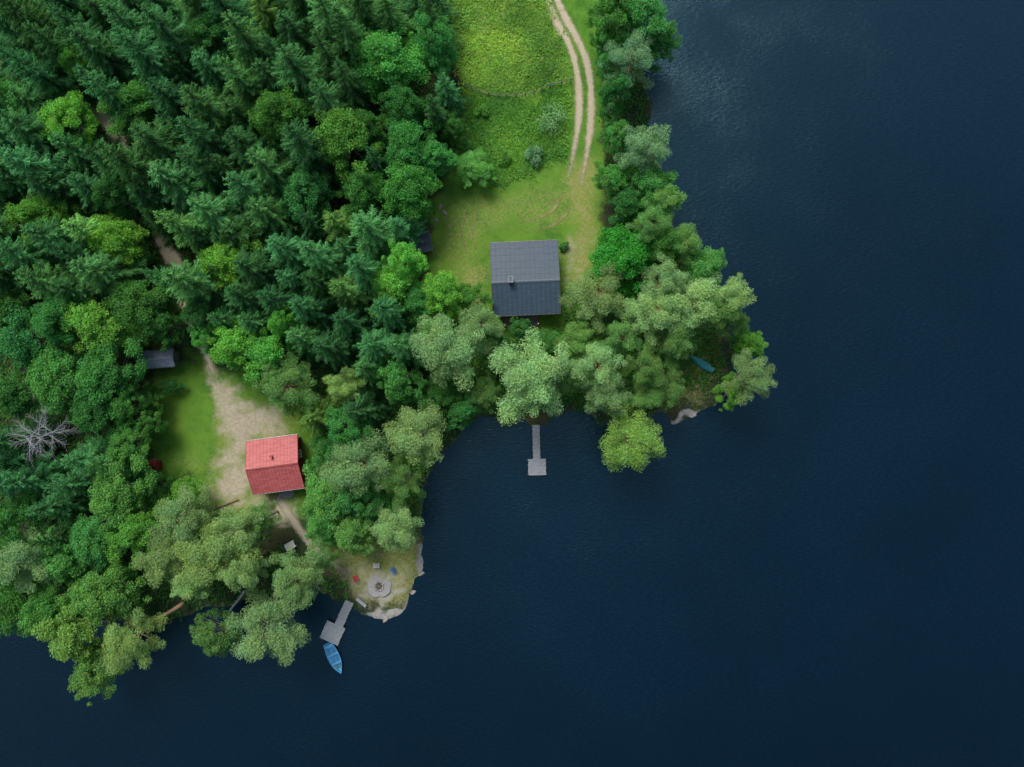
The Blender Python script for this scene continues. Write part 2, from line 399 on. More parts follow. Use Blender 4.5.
def door(root, cx, cy, cz, face, m, w_=.9, h_=2.0):
    R = Matrix.Rotation(face, 3, 'Z'); c = Vector((cx, cy, cz+h_/2))
    b = MB(); b.box(c+R@Vector((0, -.02, 0)), (w_, .06, h_), R=R)
    for dz in (-.45, .45): b.box(c+R@Vector((0, -.055, dz)), (w_-.25, .02, .7), R=R)
    d = b.build('door', m, root)
    h = MB(); h.tube([c+R@Vector((.36, -.05, 0)), c+R@Vector((.36, -.11, 0)), c+R@Vector((.24, -.11, 0))], [.015]*3, 6); h.build('handle', M['steel'], d)
def chimney(rf, x, y, z0, z1, sx, sy, m, cm):
    b = MB(); b.box((x, y, (z0+z1)/2), (sx, sy, z1-z0)); c = b.build('chimney', m, rf)
    k = MB()
    for (dx, dy, wx_, wy_) in ((0, sy/2, sx+.1, .1), (0, -sy/2, sx+.1, .1), (sx/2, 0, .1, sy-.1), (-sx/2, 0, .1, sy-.1)): k.box((x+dx, y+dy, z1+.03), (wx_, wy_, .07))
    k.build('chimney_cap', cm, rf)
def boards(b, x0, x1, y0, y1, z, along='x', w_=.14, gap=.02, th=.04):
    n = max(1, int((y1-y0+gap)/(w_+gap))); w_ = (y1-y0-(n-1)*gap)/n
    for k in range(n):
        b.box(((x0+x1)/2+random.uniform(-.03, .03), y0+w_/2+k*(w_+gap), z+random.uniform(-.008, .008)), (x1-x0, w_, th))

# dark roofed cabin
x, y = at(525.3, 278.3, 3.9); z0 = gz(x, y)
cab = empty('cabin', 'cabin with dark blue-grey sheet metal roof on the yellow-green lawn', 'house', (x, y, z0), math.radians(2.5))
BUILD.append((x, y, 4.8))
rf, iw, idp, zr = gable(cab, 8.45, 9.1, 3.1, 4.3, -.55, .5, M['dark_roof'], M['brown_wall'], .6, lap=5, capm=M['ridge'])
chimney(rf, -1.85, -.35, zr(-.35)-.4, zr(-.35)+1.0, .5, .7, M['chimney'], M['capstone'])
for (cx, cy, f) in ((-2.2, -idp, 0), (2.3, -idp, 0), (-1.8, idp, math.pi), (1.8, idp, math.pi), (iw, 1.5, math.pi/2), (iw, -1.8, math.pi/2), (-iw, 1.5, -math.pi/2), (-iw, -1.8, -math.pi/2)):
    window(cab, cx, cy, 1.75, 1.1, 1.1, f, M['white'])
door(cab, .1, -idp, .3, 0, M['white'])
b = MB(); boards(b, -2.9, 1.5, -idp-1.7, -idp-.05, .25, 'x'); dk = b.build('porch_deck', M['newdeck'], cab)
for px_ in (-2.8, 1.4):
    b = MB(); b.box((px_, -idp-1.6, 1.0), (.1, .1, 2.6)); b.build('porch_post', M['white'], cab)
b = MB()
for k in range(2): b.box((.1, -idp-1.85-.28*k, .12-.12*k), (1.3, .26, .06))
b.build('step', M['newdeck'], cab)
b = MB(); b.box((-.7, -idp-1.65, .95), (4.1, .06, .06)); b.build('porch_rail', M['grey_wall'], cab)

# red roofed cabin
x, y = at(275.6, 464.6, 3.5); z0 = gz(x, y)
cab2 = empty('cabin', 'small cabin with faded red sheet metal roof beside the sandy yard', 'house', (x, y, z0), math.radians(7.6))
BUILD.append((x, y, 3.8))
rf, iw, idp, zr = gable(cab2, 6.5, 6.75, 2.7, 4.25, 0, .42, M['red_roof'], M['red_wall'], .42, lap=1, rib=.03)
chimney(rf, .05, 1.15, zr(1.15)-.35, zr(1.15)+.6, .22, .22, M['red_roof'], M['red_roof'])
for (cx, cy, f) in ((-1.6, -idp, 0), (1.9, -idp, 0), (-1.4, idp, math.pi), (1.4, idp, math.pi), (iw, .9, math.pi/2), (-iw, .9, -math.pi/2)):
    window(cab2, cx, cy, 1.5, .9, .95, f, M['white'])
door(cab2, .2, -idp, .2, 0, M['white'])
for sx in (1, -1):
    for sy in (1, -1):
        b = MB(); b.box((sx*(iw+.004), sy*(idp+.004), 1.1), (.14, .14, 2.5)); b.build('corner_board', M['white'], cab2)
b = MB(); boards(b, -.9, 1.1, -idp-1.35, -idp-.05, .16, 'x'); b.build('porch_deck', M['deck'], cab2)
b = MB(); b.box((.1, -idp-1.52, .02), (1.2, .28, .06)); b.build('step', M['deck'], cab2)

def shed(label, px, py, w_, d_, rot, roofm, wallm, he, hr):
    x, y = at(px, py, he+.8); r = empty('shed', label, 'shed', (x, y, gz(x, y)), math.radians(rot)); BUILD.append((x, y, max(w_, d_)*.55))
    rf, iw, idp, zr = gable(r, w_, d_, he, hr, 0, .2, roofm, wallm, .3, .07)
    door(r, iw, 0, .05, math.pi/2, wallm, .8, 1.6)
    return r
sh = shed('small grey-roofed shed at the left edge of the green clearing', 159, 359, 4.0, 2.2, 5, M['grey_roof'], M['grey_wall'], 2.0, 2.45)
b = MB(); b.box((1.95, -.6, .9), (.5, .08, 1.8)); b.build('side_board', M['grey_wall'], sh)
shed('dark slate-roofed outbuilding half hidden by trees left of the lawn', 421, 243, 2.6, 2.4, 12, M['slate_roof'], M['grey_wall'], 2.0, 2.5)
shed('tiny dark red woodshed tucked under the trees below the green clearing', 152, 466, 1.5, 1.4, 10, M['red_wall'], M['red_wall'], 1.8, 2.2)

# ------------------------------------------------------------------ piers
def pier(label, px, py, rot, walk_len, walk_w, pw, pd, walk_dx=0):
    x, y = at(px, py, .45); r = empty('pier', label, 'pier', (x, y, 0), math.radians(rot), 'wooden piers on the lake')
    b = MB(); boards(b, -pw/2, pw/2, -pd/2, pd/2, .45, 'x', .145); b.build('platform', M['deck'], r)
    b = MB(); boards(b, walk_dx-walk_w/2, walk_dx+walk_w/2, pd/2+.015, pd/2+walk_len, .45, 'x', .145); b.build('walkway', M['deck'], r)
    for sx in (-1, 1):
        b = MB(); b.box((sx*(pw/2-.15), 0, .36), (.1, pd, .12)); b.build('beam', M['post'], r)
        b = MB(); b.box((walk_dx+sx*(walk_w/2-.1), pd/2+walk_len/2, .36), (.08, walk_len, .12)); b.build('beam', M['post'], r)
        for yy in (-pd/2+.15, pd/2-.15):
            b = MB(); b.tube([(sx*(pw/2+.06), yy, -2.5), (sx*(pw/2+.06), yy, .75)], [.07, .06], 8); b.build('post', M['post'], r)
        for yy in np.arange(pd/2+1.2, pd/2+walk_len, 1.5):
            b = MB(); b.tube([(walk_dx+sx*(walk_w/2+.05), yy, -2), (walk_dx+sx*(walk_w/2+.05), yy, .55)], [.05, .05], 8); b.build('post', M['post'], r)
    return r
pr = pier('grey wooden pier with square end below the dark-roofed cabin', 537, 467, 1.5, 4.4, .95, 2.3, 2.1)
b = MB()
for sx in (-.25, .25): b.tube([(sx, -1.12, -.9), (sx, -1.12, .95), (sx, -.85, .95)], [.025]*3, 6)
for k in range(4): b.tube([(-.25, -1.12, -.6+.3*k), (.25, -1.12, -.6+.3*k)], [.02, .02], 6)
b.build('ladder', M['steel'], pr)
pier('grey wooden pier beside the blue rowing boat', 332.5, 633, -24, 3.4, 1.15, 2.55, 2.45, .35)

# ------------------------------------------------------------------ boats
def boat(label, px, py, z, rot, Lb, Bm, mo, mi, flip=False, cat='boat'):
    x, y = at(px, py, max(z, 0)); r = empty('rowing_boat', label, cat, (x, y, z), rot)
    ns, nc = 16, 7
    def st(t):
        bw = Bm/2*(.70+.30*math.sin(min(t/.42, 1)*math.pi/2)) if t < .42 else Bm/2*max(0.0, 1-((t-.42)/.58)**2.3)
        return bw, .46+.24*t*t, .0+.32*max(0, (t-.72)/.28)**2
    def shell(off, zo):
        v = []
        for i in range(ns+1):
            t = i/ns; bw, zs, zk = st(t); bw = max(bw-off, .004); zk += zo
            for k in range(-nc, nc+1):
                a = abs(k)/nc; xx = bw*math.sin(a*math.pi/2)**.75; zz = zk+(zs-zk)*(1-math.cos(a*math.pi/2))**1.05
                v.append((math.copysign(xx, k), (t-.5)*(Lb-off*1.2), zz))
        n = 2*nc+1
        f = [(i*n+k, i*n+k+1, (i+1)*n+k+1, (i+1)*n+k) for i in range(ns) for k in range(n-1)]
        f.append(tuple(range(n)))
        return v, f
    b = MB(); b.add(*shell(0, 0)); hull = b.build('hull', mo, r, True)
    b = MB(); v, f = shell(.045, .05); b.add(v, [q[::-1] for q in f]); b.build('lining', mi, hull, True)
    b = MB()
    for s in (-1, 1):
        pts = []
        for i in range(ns+1):
            t = i/ns; bw, zs, zk = st(t); pts.append((s*max(bw-.02, 0), (t-.5)*Lb*.99, zs+.01))
        b.tube(pts, [.045]*len(pts), 6)
    bw, zs, zk = st(0); b.box((0, -Lb/2+.02, zs+.01), (2*bw, .08, .07))
    b.build('gunwale', mi, r)
    b = MB(); v = []; n = 12
    for i in range(n+1):
        t = .03+.87*i/n; bw, zs, zk = st(t); w_ = max(bw*.72, .03); v += [(-w_, (t-.5)*Lb*.97, .17), (w_, (t-.5)*Lb*.97, .17)]
    b.add(v, [(2*i, 2*i+1, 2*i+3, 2*i+2) for i in range(n)]); b.build('floor', mo, r)
    for t in (.1, .38, .66):
        bw, zs, zk = st(t); b = MB(); b.box((0, (t-.5)*Lb, zs-.14), (2*bw*.93, .26 if t > .2 else .4, .035)); b.build('seat', mi, r)
    b = MB(); b.box((0, -.05*Lb, -.02), (.05, Lb*.8, .06)); b.build('keel', mo, hull)
    if not flip:
        for s in (-1, 1):
            b = MB(); b.tube([(s*.32, -1.3, .40), (s*.24, .9, .46)], [.022, .02], 6)
            b.box((s*.225, 1.15, .47), (.13, .55, .02)); b.build('oar', M['newdeck'], r)
    return r
boat('blue rowing boat floating at the end of the left pier', 335, 657.5, -.14, math.radians(206), 4.2, 1.55, M['blue'], M['blue_in'])
bx, by = at(702, 363, 1.2)
bt = boat('teal upturned boat lying on the shore among the right-hand pines', 702, 363, gz(bx, by)+.72, 0, 3.6, 1.0, M['teal'], M['teal'], True)
bt.rotation_euler = (0, math.pi, math.radians(57))

# ------------------------------------------------------------------ small things
def rock_mesh(seed, sx, sy, sz):
    R = np.random.default_rng(seed)
    import bmesh
    bm = bmesh.new(); bmesh.ops.create_icosphere(bm, subdivisions=3, radius=1)
    v = np.array([q.co[:] for q in bm.verts]); bm.faces.ensure_lookup_table(); f = [[q.index for q in k.verts] for k in bm.faces]; bm.free()
    for _ in range(9):
        n = R.normal(size=3); n /= np.linalg.norm(n); c = R.uniform(.55, .85); d = v@n; v = v-np.clip(d-c, 0, None)[:, None]*n*.9
    v += R.normal(size=v.shape)*.012
    return v*np.array([sx, sy, sz]), f
rk = [(421, 574), (413, 593), (385, 619), (693, 416), (504, 184), (510, 181), (441, 208), (445, 214), (437, 221)]
ordw = ['first', 'second', 'third', 'fourth', 'fifth', 'sixth', 'seventh', 'eighth', 'ninth', 'tenth', 'eleventh', 'twelfth', 'thirteenth', 'fourteenth', 'fifteenth', 'sixteenth', 'seventeenth', 'eighteenth', 'nineteenth', 'twentieth']+['%dth' % k for k in range(21, 60)]
for i, (px, py) in enumerate(rk):
    s_ = random.uniform(.3, .5) if i < 4 else random.uniform(.25, .4)
    x, y = at(px, py, .3); v, f = rock_mesh(i, s_*random.uniform(1.0, 1.6), s_*.8, s_*.25)
    o = mk('rock', v, f, M['rock'], None, False); o.location = (x, y, max(gz(x, y), -.02)+.01); o.rotation_euler = (0, 0, random.uniform(0, 6))
    lab = ['topmost low granite boulder at the waterline of the fire pit point', 'middle low granite boulder at the waterline of the fire pit point', 'lowest low granite boulder at the waterline of the fire pit point', 'pale boulder on the small bare spit left of the teal boat', 'left one of two grey stones above the dark-roofed cabin', 'right one of two grey stones above the dark-roofed cabin', 'topmost grey stone at the left edge of the lawn', 'middle grey stone at the left edge of the lawn', 'lowest grey stone at the left edge of the lawn'][i]
    o['label'] = lab; o['category'] = 'rock'
# fire pit
x, y = at(379, 586, .8); z0 = gz(x, y)
fp = empty('fire_pit', 'round stone fire pit on the bare point above the water', 'fire pit', (x, y, z0))
b = MB(); n = 40
def gr_(k): return 1.5*(1+.05*math.sin(5*TAU*k/n)+.06*math.cos(3*TAU*k/n+1)+.03*math.sin(9*TAU*k/n))
pts = [(math.cos(TAU*k/n)*gr_(k), math.sin(TAU*k/n)*gr_(k), .05) for k in range(n)]
b.add([(0, 0, .10)]+pts+[(p[0]*1.15, p[1]*1.15, -.3) for p in pts], [(0, 1+k, 1+(k+1) % n) for k in range(n)]+[(1+k, 1+n+k, 1+n+(k+1) % n, 1+(k+1) % n) for k in range(n)])
b.build('gravel_bed', M['gravel'], fp)
b = MB(); b.tube([(0, 0, .0), (0, 0, .16)], [.5, .42], 16); b.build('ash', M['ash'], fp)
for k in range(11):
    a = TAU*k/11+random.uniform(-.12, .12); q = random.uniform(.8, 1.3); v, f = rock_mesh(50+k, .16*q, .13*q, .12); o = mk('ring_stone', v, f, M['rock'], fp); o.location = (math.cos(a)*.55, math.sin(a)*.55, .16); o.rotation_euler = (0, 0, a)
for k in range(3):
    b = MB(); a = k*1.1+.3; b.tube([(-.3*math.cos(a), -.3*math.sin(a), .2), (.3*math.cos(a), .3*math.sin(a), .3)], [.05, .05], 7); b.build('firewood', M['log'], fp)
def chair(label, px, py, rz, m):
    x, y = at(px, py, 1.0); r = empty('garden_chair', label, 'chair', (x, y, gz(x, y)), rz, 'garden chairs around the fire pit')
    b = MB()
    for k in range(5): b.box((0, -.22+.11*k, .42+.01*k), (.56, .09, .03))
    b.build('seat', m, r)
    b = MB(); R = Matrix.Rotation(-.28, 3, 'X')
    for k in range(5): b.box(Vector((-.22+.11*k, -.30, .48))+R@Vector((0, 0, .32)), (.09, .03, .64), R=R)
    b.build('backrest', m, r)
    for sx in (-1, 1):
        b = MB(); b.box((sx*.33, -.02, .62), (.1, .62, .03)); b.build('armrest', m, r)
        for yy in (-.24, .24):
            b = MB(); b.box((sx*.31, yy, .3), (.05, .06, .6)); b.build('leg', m, r)
chair('red garden chair left of the round stone fire pit', 356, 578, -1.2, M['redplastic'])
chair('white garden chair above the round stone fire pit', 377, 565, math.pi, M['white'])
chair('blue garden chair to the upper right of the fire pit', 393, 570, 2.2, M['blueplastic'])
x, y = at(291, 545, 1.2); tb = empty('garden_table', 'small white garden table beside the path below the red-roofed cabin', 'table', (x, y, gz(x, y)), .5)
b = MB(); boards(b, -.65, .65, -.45, .45, .73, 'x', .12, .012, .03); b.build('tabletop', M['white'], tb)
for sx in (-1, 1):
    for sy in (-1, 1):
        b = MB(); b.box((sx*.55, sy*.36, .36), (.06, .06, .71)); b.build('leg', M['white'], tb)
x, y = at(361, 603, 1.0); bn = empty('bench', 'low grey wooden bench at the lower left of the fire pit', 'bench', (x, y, gz(x, y)), math.radians(-40))
b = MB(); boards(b, -.8, .8, -.2, .2, .42, 'x', .13, .012, .04); b.build('seat', M['deck'], bn)
for sx in (-.6, .6):
    b = MB(); b.box((sx, 0, .2), (.08, .34, .40)); b.build('leg', M['post'], bn)
def logthing(label, p0, p1, z_, r0, r1, m):
    a = at(*p0, z_[0]); c = at(*p1, z_[1]); za = gz(*a)+r0*.7+z_[0]; zb = max(gz(*c), 0)+r1*.7+z_[1]
    o = empty('fallen_trunk', label, 'log', (a[0], a[1], za))
    d = Vector((c[0]-a[0], c[1]-a[1], zb-za)); b = MB(); pts = [d*t+Vector((.06*math.sin(9*t), .06*math.cos(7*t), 0)) for t in np.linspace(0, 1, 8)]
    b.tube(pts, list(np.linspace(r0, r1, 8)), 9); b.build('trunk', m, o, True)
    for t in (.35, .55, .75):
        b = MB(); q = d*t; b.tube([q, q+Vector((random.uniform(-.4, .4), random.uniform(-.4, .4), .35))], [.035, .015], 5); b.build('branch_stub', m, o)
logthing('brown fallen trunk lying across the sand left of the red-roofed cabin', (210, 509), (241, 499), (0, 0), .17, .11, M['log'])
logthing('grey bare trunk leaning out over the water above the lower left pines', (246, 590), (226, 616), (.5, 2.2), .18, .11, M['bark_dead'])
logthing('orange-brown trunk leaning over the water at the lower left shore', (186, 602), (148, 624), (1.0, 5.0), .28, .18, M['bark_pine'])
def fence(label, pxs, step=2.0):
    c = resample([at(*p, .8) for p in pxs], step); c0 = c[0]
    r = empty('rail_fence', label, 'fence', (c0.x, c0.y, 0))
    P3 = [(p.x-c0.x, p.y-c0.y, gz(p.x, p.y)) for p in c]
    for p in P3:
        b = MB(); b.tube([(p[0], p[1], p[2]-.3), (p[0]+random.uniform(-.05, .05), p[1], p[2]+1.0)], [.06, .05], 7); b.build('post', M['fence'], r)
    for hz in (.5, .88):
        b = MB(); b.tube([(p[0], p[1]-.07, p[2]+hz+random.uniform(-.05, .05)) for p in P3], [.03]*len(P3), 6); b.build('rail', M['fence'], r)
fence('low weathered rail fence running across the meadow', [(466, 87), (480, 93), (498, 97), (516, 97), (534, 94), (550, 87), (570, 82)])

# ------------------------------------------------------------------ tree prototypes
def rand_dirs(n, R):
    v = R.normal(size=(n, 3)); return v/np.linalg.norm(v, axis=1)[:, None]
def leafcloud(C, rad, flat, nper, lx, ly, rnd, up, R, cvar=.25, lvar=.3, spread=1.7):
    Vs = []; Cs = []
    for c, r in zip(C, rad):
        n = int(nper*(r/np.mean(rad))**2)
        d = rand_dirs(n, R); rr = r*R.uniform(.1, spread, n)**.5
        pos = c+d*rr[:, None]*np.array([1, 1, flat])
        nn = d*.65+np.array([0, 0, up])+R.normal(size=(n, 3))*rnd; nn /= np.linalg.norm(nn, axis=1)[:, None]
        t = np.cross(nn, R.normal(size=(n, 3))); t /= np.linalg.norm(t, axis=1)[:, None]
        bb = np.cross(nn, t); s = R.uniform(.7, 1.3, n)[:, None]
        Vs.append(np.stack([pos+t*lx*s, pos+bb*ly*s, pos-t*lx*s, pos-bb*ly*s], 1).reshape(-1, 3))
        br = (1+R.uniform(-cvar, cvar))*(1+R.uniform(-lvar, lvar, n)); hue = R.uniform(-.06, .06)+R.uniform(-.06, .06, n)
        cc = np.stack([br*(1+hue*1.4), br, br*(1-hue*1.4), np.ones(n)], 1); Cs.append(np.repeat(cc, 4, 0))
    V = np.concatenate(Vs); Cc = np.concatenate(Cs); F = np.arange(len(V)).reshape(-1, 4)
    return V, F, Cc
H0 = {'S': (14., 3.0), 'P': (12., 3.5), 'B': (11., 3.2)}
def proto_spruce(seed):
    R = random.Random(seed); h, r = H0['S']; V = []; F = []; C = []
    def tri(a, b, c, br, hu):
        o = len(V); V.extend((a, b, c)); F.append((o, o+1, o+2)); C.extend([(br*(1+hu), br, br*(1-hu*.5), 1)]*3)
    z = .07*h
    while z < .985*h:
        u = z/h; Lr = r*((1-u)**.80)*R.uniform(.86, 1.1)+.10; n = int(5+3.0*(1-u)); a0 = R.random()*TAU
        for j in range(n):
            a = a0+TAU*j/n+R.uniform(-.35, .35); l = Lr*R.uniform(.68, 1.2)
            e0 = .75*u-.05; dr = .42*(1-u)+.05; br = R.uniform(.7, 1.3); ca, sa = math.cos(a), math.sin(a)
            k = max(3, int(l/.13))
            zz = z+R.uniform(-.25, .25)
            def pt(t): return (ca*l*t, sa*l*t, zz+l*(e0*t-dr*t*t+.16*t**3))
            for s in range(k):
                t = (s+.6)/k; p = pt(t)
                tw = (.38*l*(1-t)**.7*min(1, t*3.0)+.14)*R.uniform(.6, 1.3)
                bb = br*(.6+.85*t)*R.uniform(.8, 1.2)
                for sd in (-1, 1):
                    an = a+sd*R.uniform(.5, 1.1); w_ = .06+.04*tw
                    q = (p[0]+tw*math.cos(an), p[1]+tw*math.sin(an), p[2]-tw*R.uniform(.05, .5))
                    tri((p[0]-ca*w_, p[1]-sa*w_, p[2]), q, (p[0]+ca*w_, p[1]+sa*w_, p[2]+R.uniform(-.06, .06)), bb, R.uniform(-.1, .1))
                if R.random() < .5:
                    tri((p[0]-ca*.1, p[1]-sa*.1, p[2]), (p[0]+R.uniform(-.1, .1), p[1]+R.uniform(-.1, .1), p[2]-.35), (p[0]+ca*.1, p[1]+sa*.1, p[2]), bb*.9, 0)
            for t0, t1 in ((.25, .62), (.55, .85), (.78, 1.05)):
                p = pt(t0); q = pt(t1)
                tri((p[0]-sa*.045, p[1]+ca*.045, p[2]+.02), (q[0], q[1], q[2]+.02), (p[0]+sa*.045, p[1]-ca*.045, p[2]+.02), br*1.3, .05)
        z += h*R.uniform(.030, .046)
    for k in range(5):
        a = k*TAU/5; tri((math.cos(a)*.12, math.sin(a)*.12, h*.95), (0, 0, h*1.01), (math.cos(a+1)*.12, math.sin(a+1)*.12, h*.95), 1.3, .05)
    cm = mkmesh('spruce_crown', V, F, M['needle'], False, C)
    b = MB(); b.tube([(0, 0, -.4), (0, 0, h*.4), (0, 0, h*.97)], [.2, .13, .02], 8)
    return cm, mkmesh('spruce_trunk', b.v, b.f, M['bark_dark'], True)
def proto_pine(seed):
    R = np.random.default_rng(seed); h, r = H0['P']; b = MB()
    bend = R.uniform(-.5, .5, 2)
    def tr(z): u = z/h; return Vector((bend[0]*u*u+.12*math.sin(5*u), bend[1]*u*u+.12*math.cos(4*u)-.12, z))
    b.tube([tr(h*t) if t > 0 else Vector((0, 0, -.4)) for t in (0, .15, .3, .45, .6, .75, .88, .97)], [.21, .19, .17, .15, .12, .09, .05, .02], 8)
    C = []; rad = []; az = R.uniform(0, 6)
    nl = 19
    for i in range(nl):
        u = i/(nl-1); z = h*(.45+.47*u); az += 2.4+R.uniform(-.5, .5)
        ln = r*(math.sqrt(max(0, 1-(u*.95)**2.0))*.87+.10)*R.uniform(.62, 1.06)
        d = Vector((math.cos(az), math.sin(az), .22+.35*u)); s = tr(z); e = s+d*ln
        e.z = min(e.z, h*.97)
        mid = s.lerp(e, .5)+Vector((0, 0, -.15)); b.tube([s, mid, e], [.07, .045, .015], 5)
        for t in (.48, .66, .84, 1.0):
            lat = Vector((-d.y, d.x, 0))*R.uniform(-.7, .7)*(1 if t < .9 else .3)
            q = s.lerp(e, t)+lat; q.z += R.uniform(0, .4); C.append(q[:]); rad.append(R.uniform(.32, .72))
    for k in range(5):
        q = tr(h*.95); C.append((q.x+R.uniform(-.8, .8), q.y+R.uniform(-.8, .8), h*R.uniform(.9, .98))); rad.append(R.uniform(.4, .65))
    V, F, Cc = leafcloud(np.array(C), np.array(rad), .62, 250, .12, .026, .85, .45, R, .14, .30)
    return mkmesh('pine_crown', V, F, M['needle'], False, Cc), mkmesh('pine_trunk', b.v, b.f, M['bark_pine'], True)
def proto_leafy(seed, bark):
    R = np.random.default_rng(seed); h, r = H0['B']; b = MB()
    b.tube([(0, 0, -.4), (.1, 0, h*.3), (-.05, .1, h*.6), (0, 0, h*.93)], [.17, .13, .08, .015], 8)
    C = []; rad = []
    cz, hz = h*.60, h*.40
    lob = [(rand_dirs(1, R)[0], R.uniform(.1, .42)) for _ in range(6)]
    for k in range(120):
        d = rand_dirs(1, R)[0]
        if d[2] < -.55: d[2] *= -1
        f = R.uniform(.35, .92) if k % 4 == 0 else R.uniform(.62, 1.0)
        f *= .80+sum(a*max(0, float(d@v))**4 for v, a in lob)
        taper = 1-.36*max(0, d[2])
        q = np.array([d[0]*r*f*taper, d[1]*r*f*taper, cz+d[2]*hz*f]); C.append(q); rad.append(R.uniform(.24, .60))
        if k % 5 == 0:
            s = Vector((0, 0, max(h*.2, q[2]-1.8))); b.tube([s, s.lerp(Vector(q), .6)+Vector((0, 0, -.1)), Vector(q)], [.06, .035, .012], 5)
    V, F, Cc = leafcloud(np.array(C), np.array(rad), .75, 170, .095, .052, .9, .35, R, .16, .33)
    return mkmesh('leafy_crown', V, F, M['foliage'], False, Cc), mkmesh('leafy_trunk', b.v, b.f, bark, True)
PROTO = {'S': [proto_spruce(k) for k in range(7)], 'P': [proto_pine(20+k) for k in range(7)],
         'B': [proto_leafy(40+k, M['bark_birch']) for k in range(7)]}
PROTO['D'] = PROTO['B']; PROTO['Y'] = PROTO['S']; PROTO['G'] = PROTO['B']; PROTO['Q'] = PROTO['P']
BASEK = {'S': 'S', 'Y': 'S', 'P': 'P', 'Q': 'P', 'B': 'B', 'D': 'B', 'G': 'B'}
HC = {'S': .55, 'P': .72, 'B': .62}
TINT = {'S': (.057, .185, .060), 'Y': (.130, .300, .070), 'P': (.270, .450, .170), 'Q': (.165, .350, .095), 'B': (.175, .460, .082), 'D': (.090, .295, .074), 'G': (.056, .320, .048)}
PHR = {'S': 'dark green spruce', 'Y': 'yellow-green spruce', 'P': 'pale grey-green pine', 'Q': 'mid green pine', 'B': 'bright green leafy tree', 'D': 'deep green leafy tree', 'G': 'vivid green leafy tree'}
NM = {'S': 'spruce_tree', 'P': 'pine_tree', 'B': 'leafy_tree'}
GRP = {'S': 'spruces of the dense forest', 'P': 'pines along the lake shore', 'B': 'leafy trees among the conifers'}
DEFH = {'S': 13.5, 'Y': 12.5, 'P': 12, 'Q': 11, 'B': 11, 'D': 11, 'G': 9.5}
TREES = []
def tree(px, py, rpx, kind, h=None, tint=None):
    TREES.append(dict(px=px, py=py, r=rpx, k=kind, h=h or DEFH[kind]*random.uniform(.88, 1.12), tint=(tint[0]*2.5, tint[1]*2.5, tint[2]*1.9) if tint else None))
BL = (.075, .145, .095)   # bluish pine
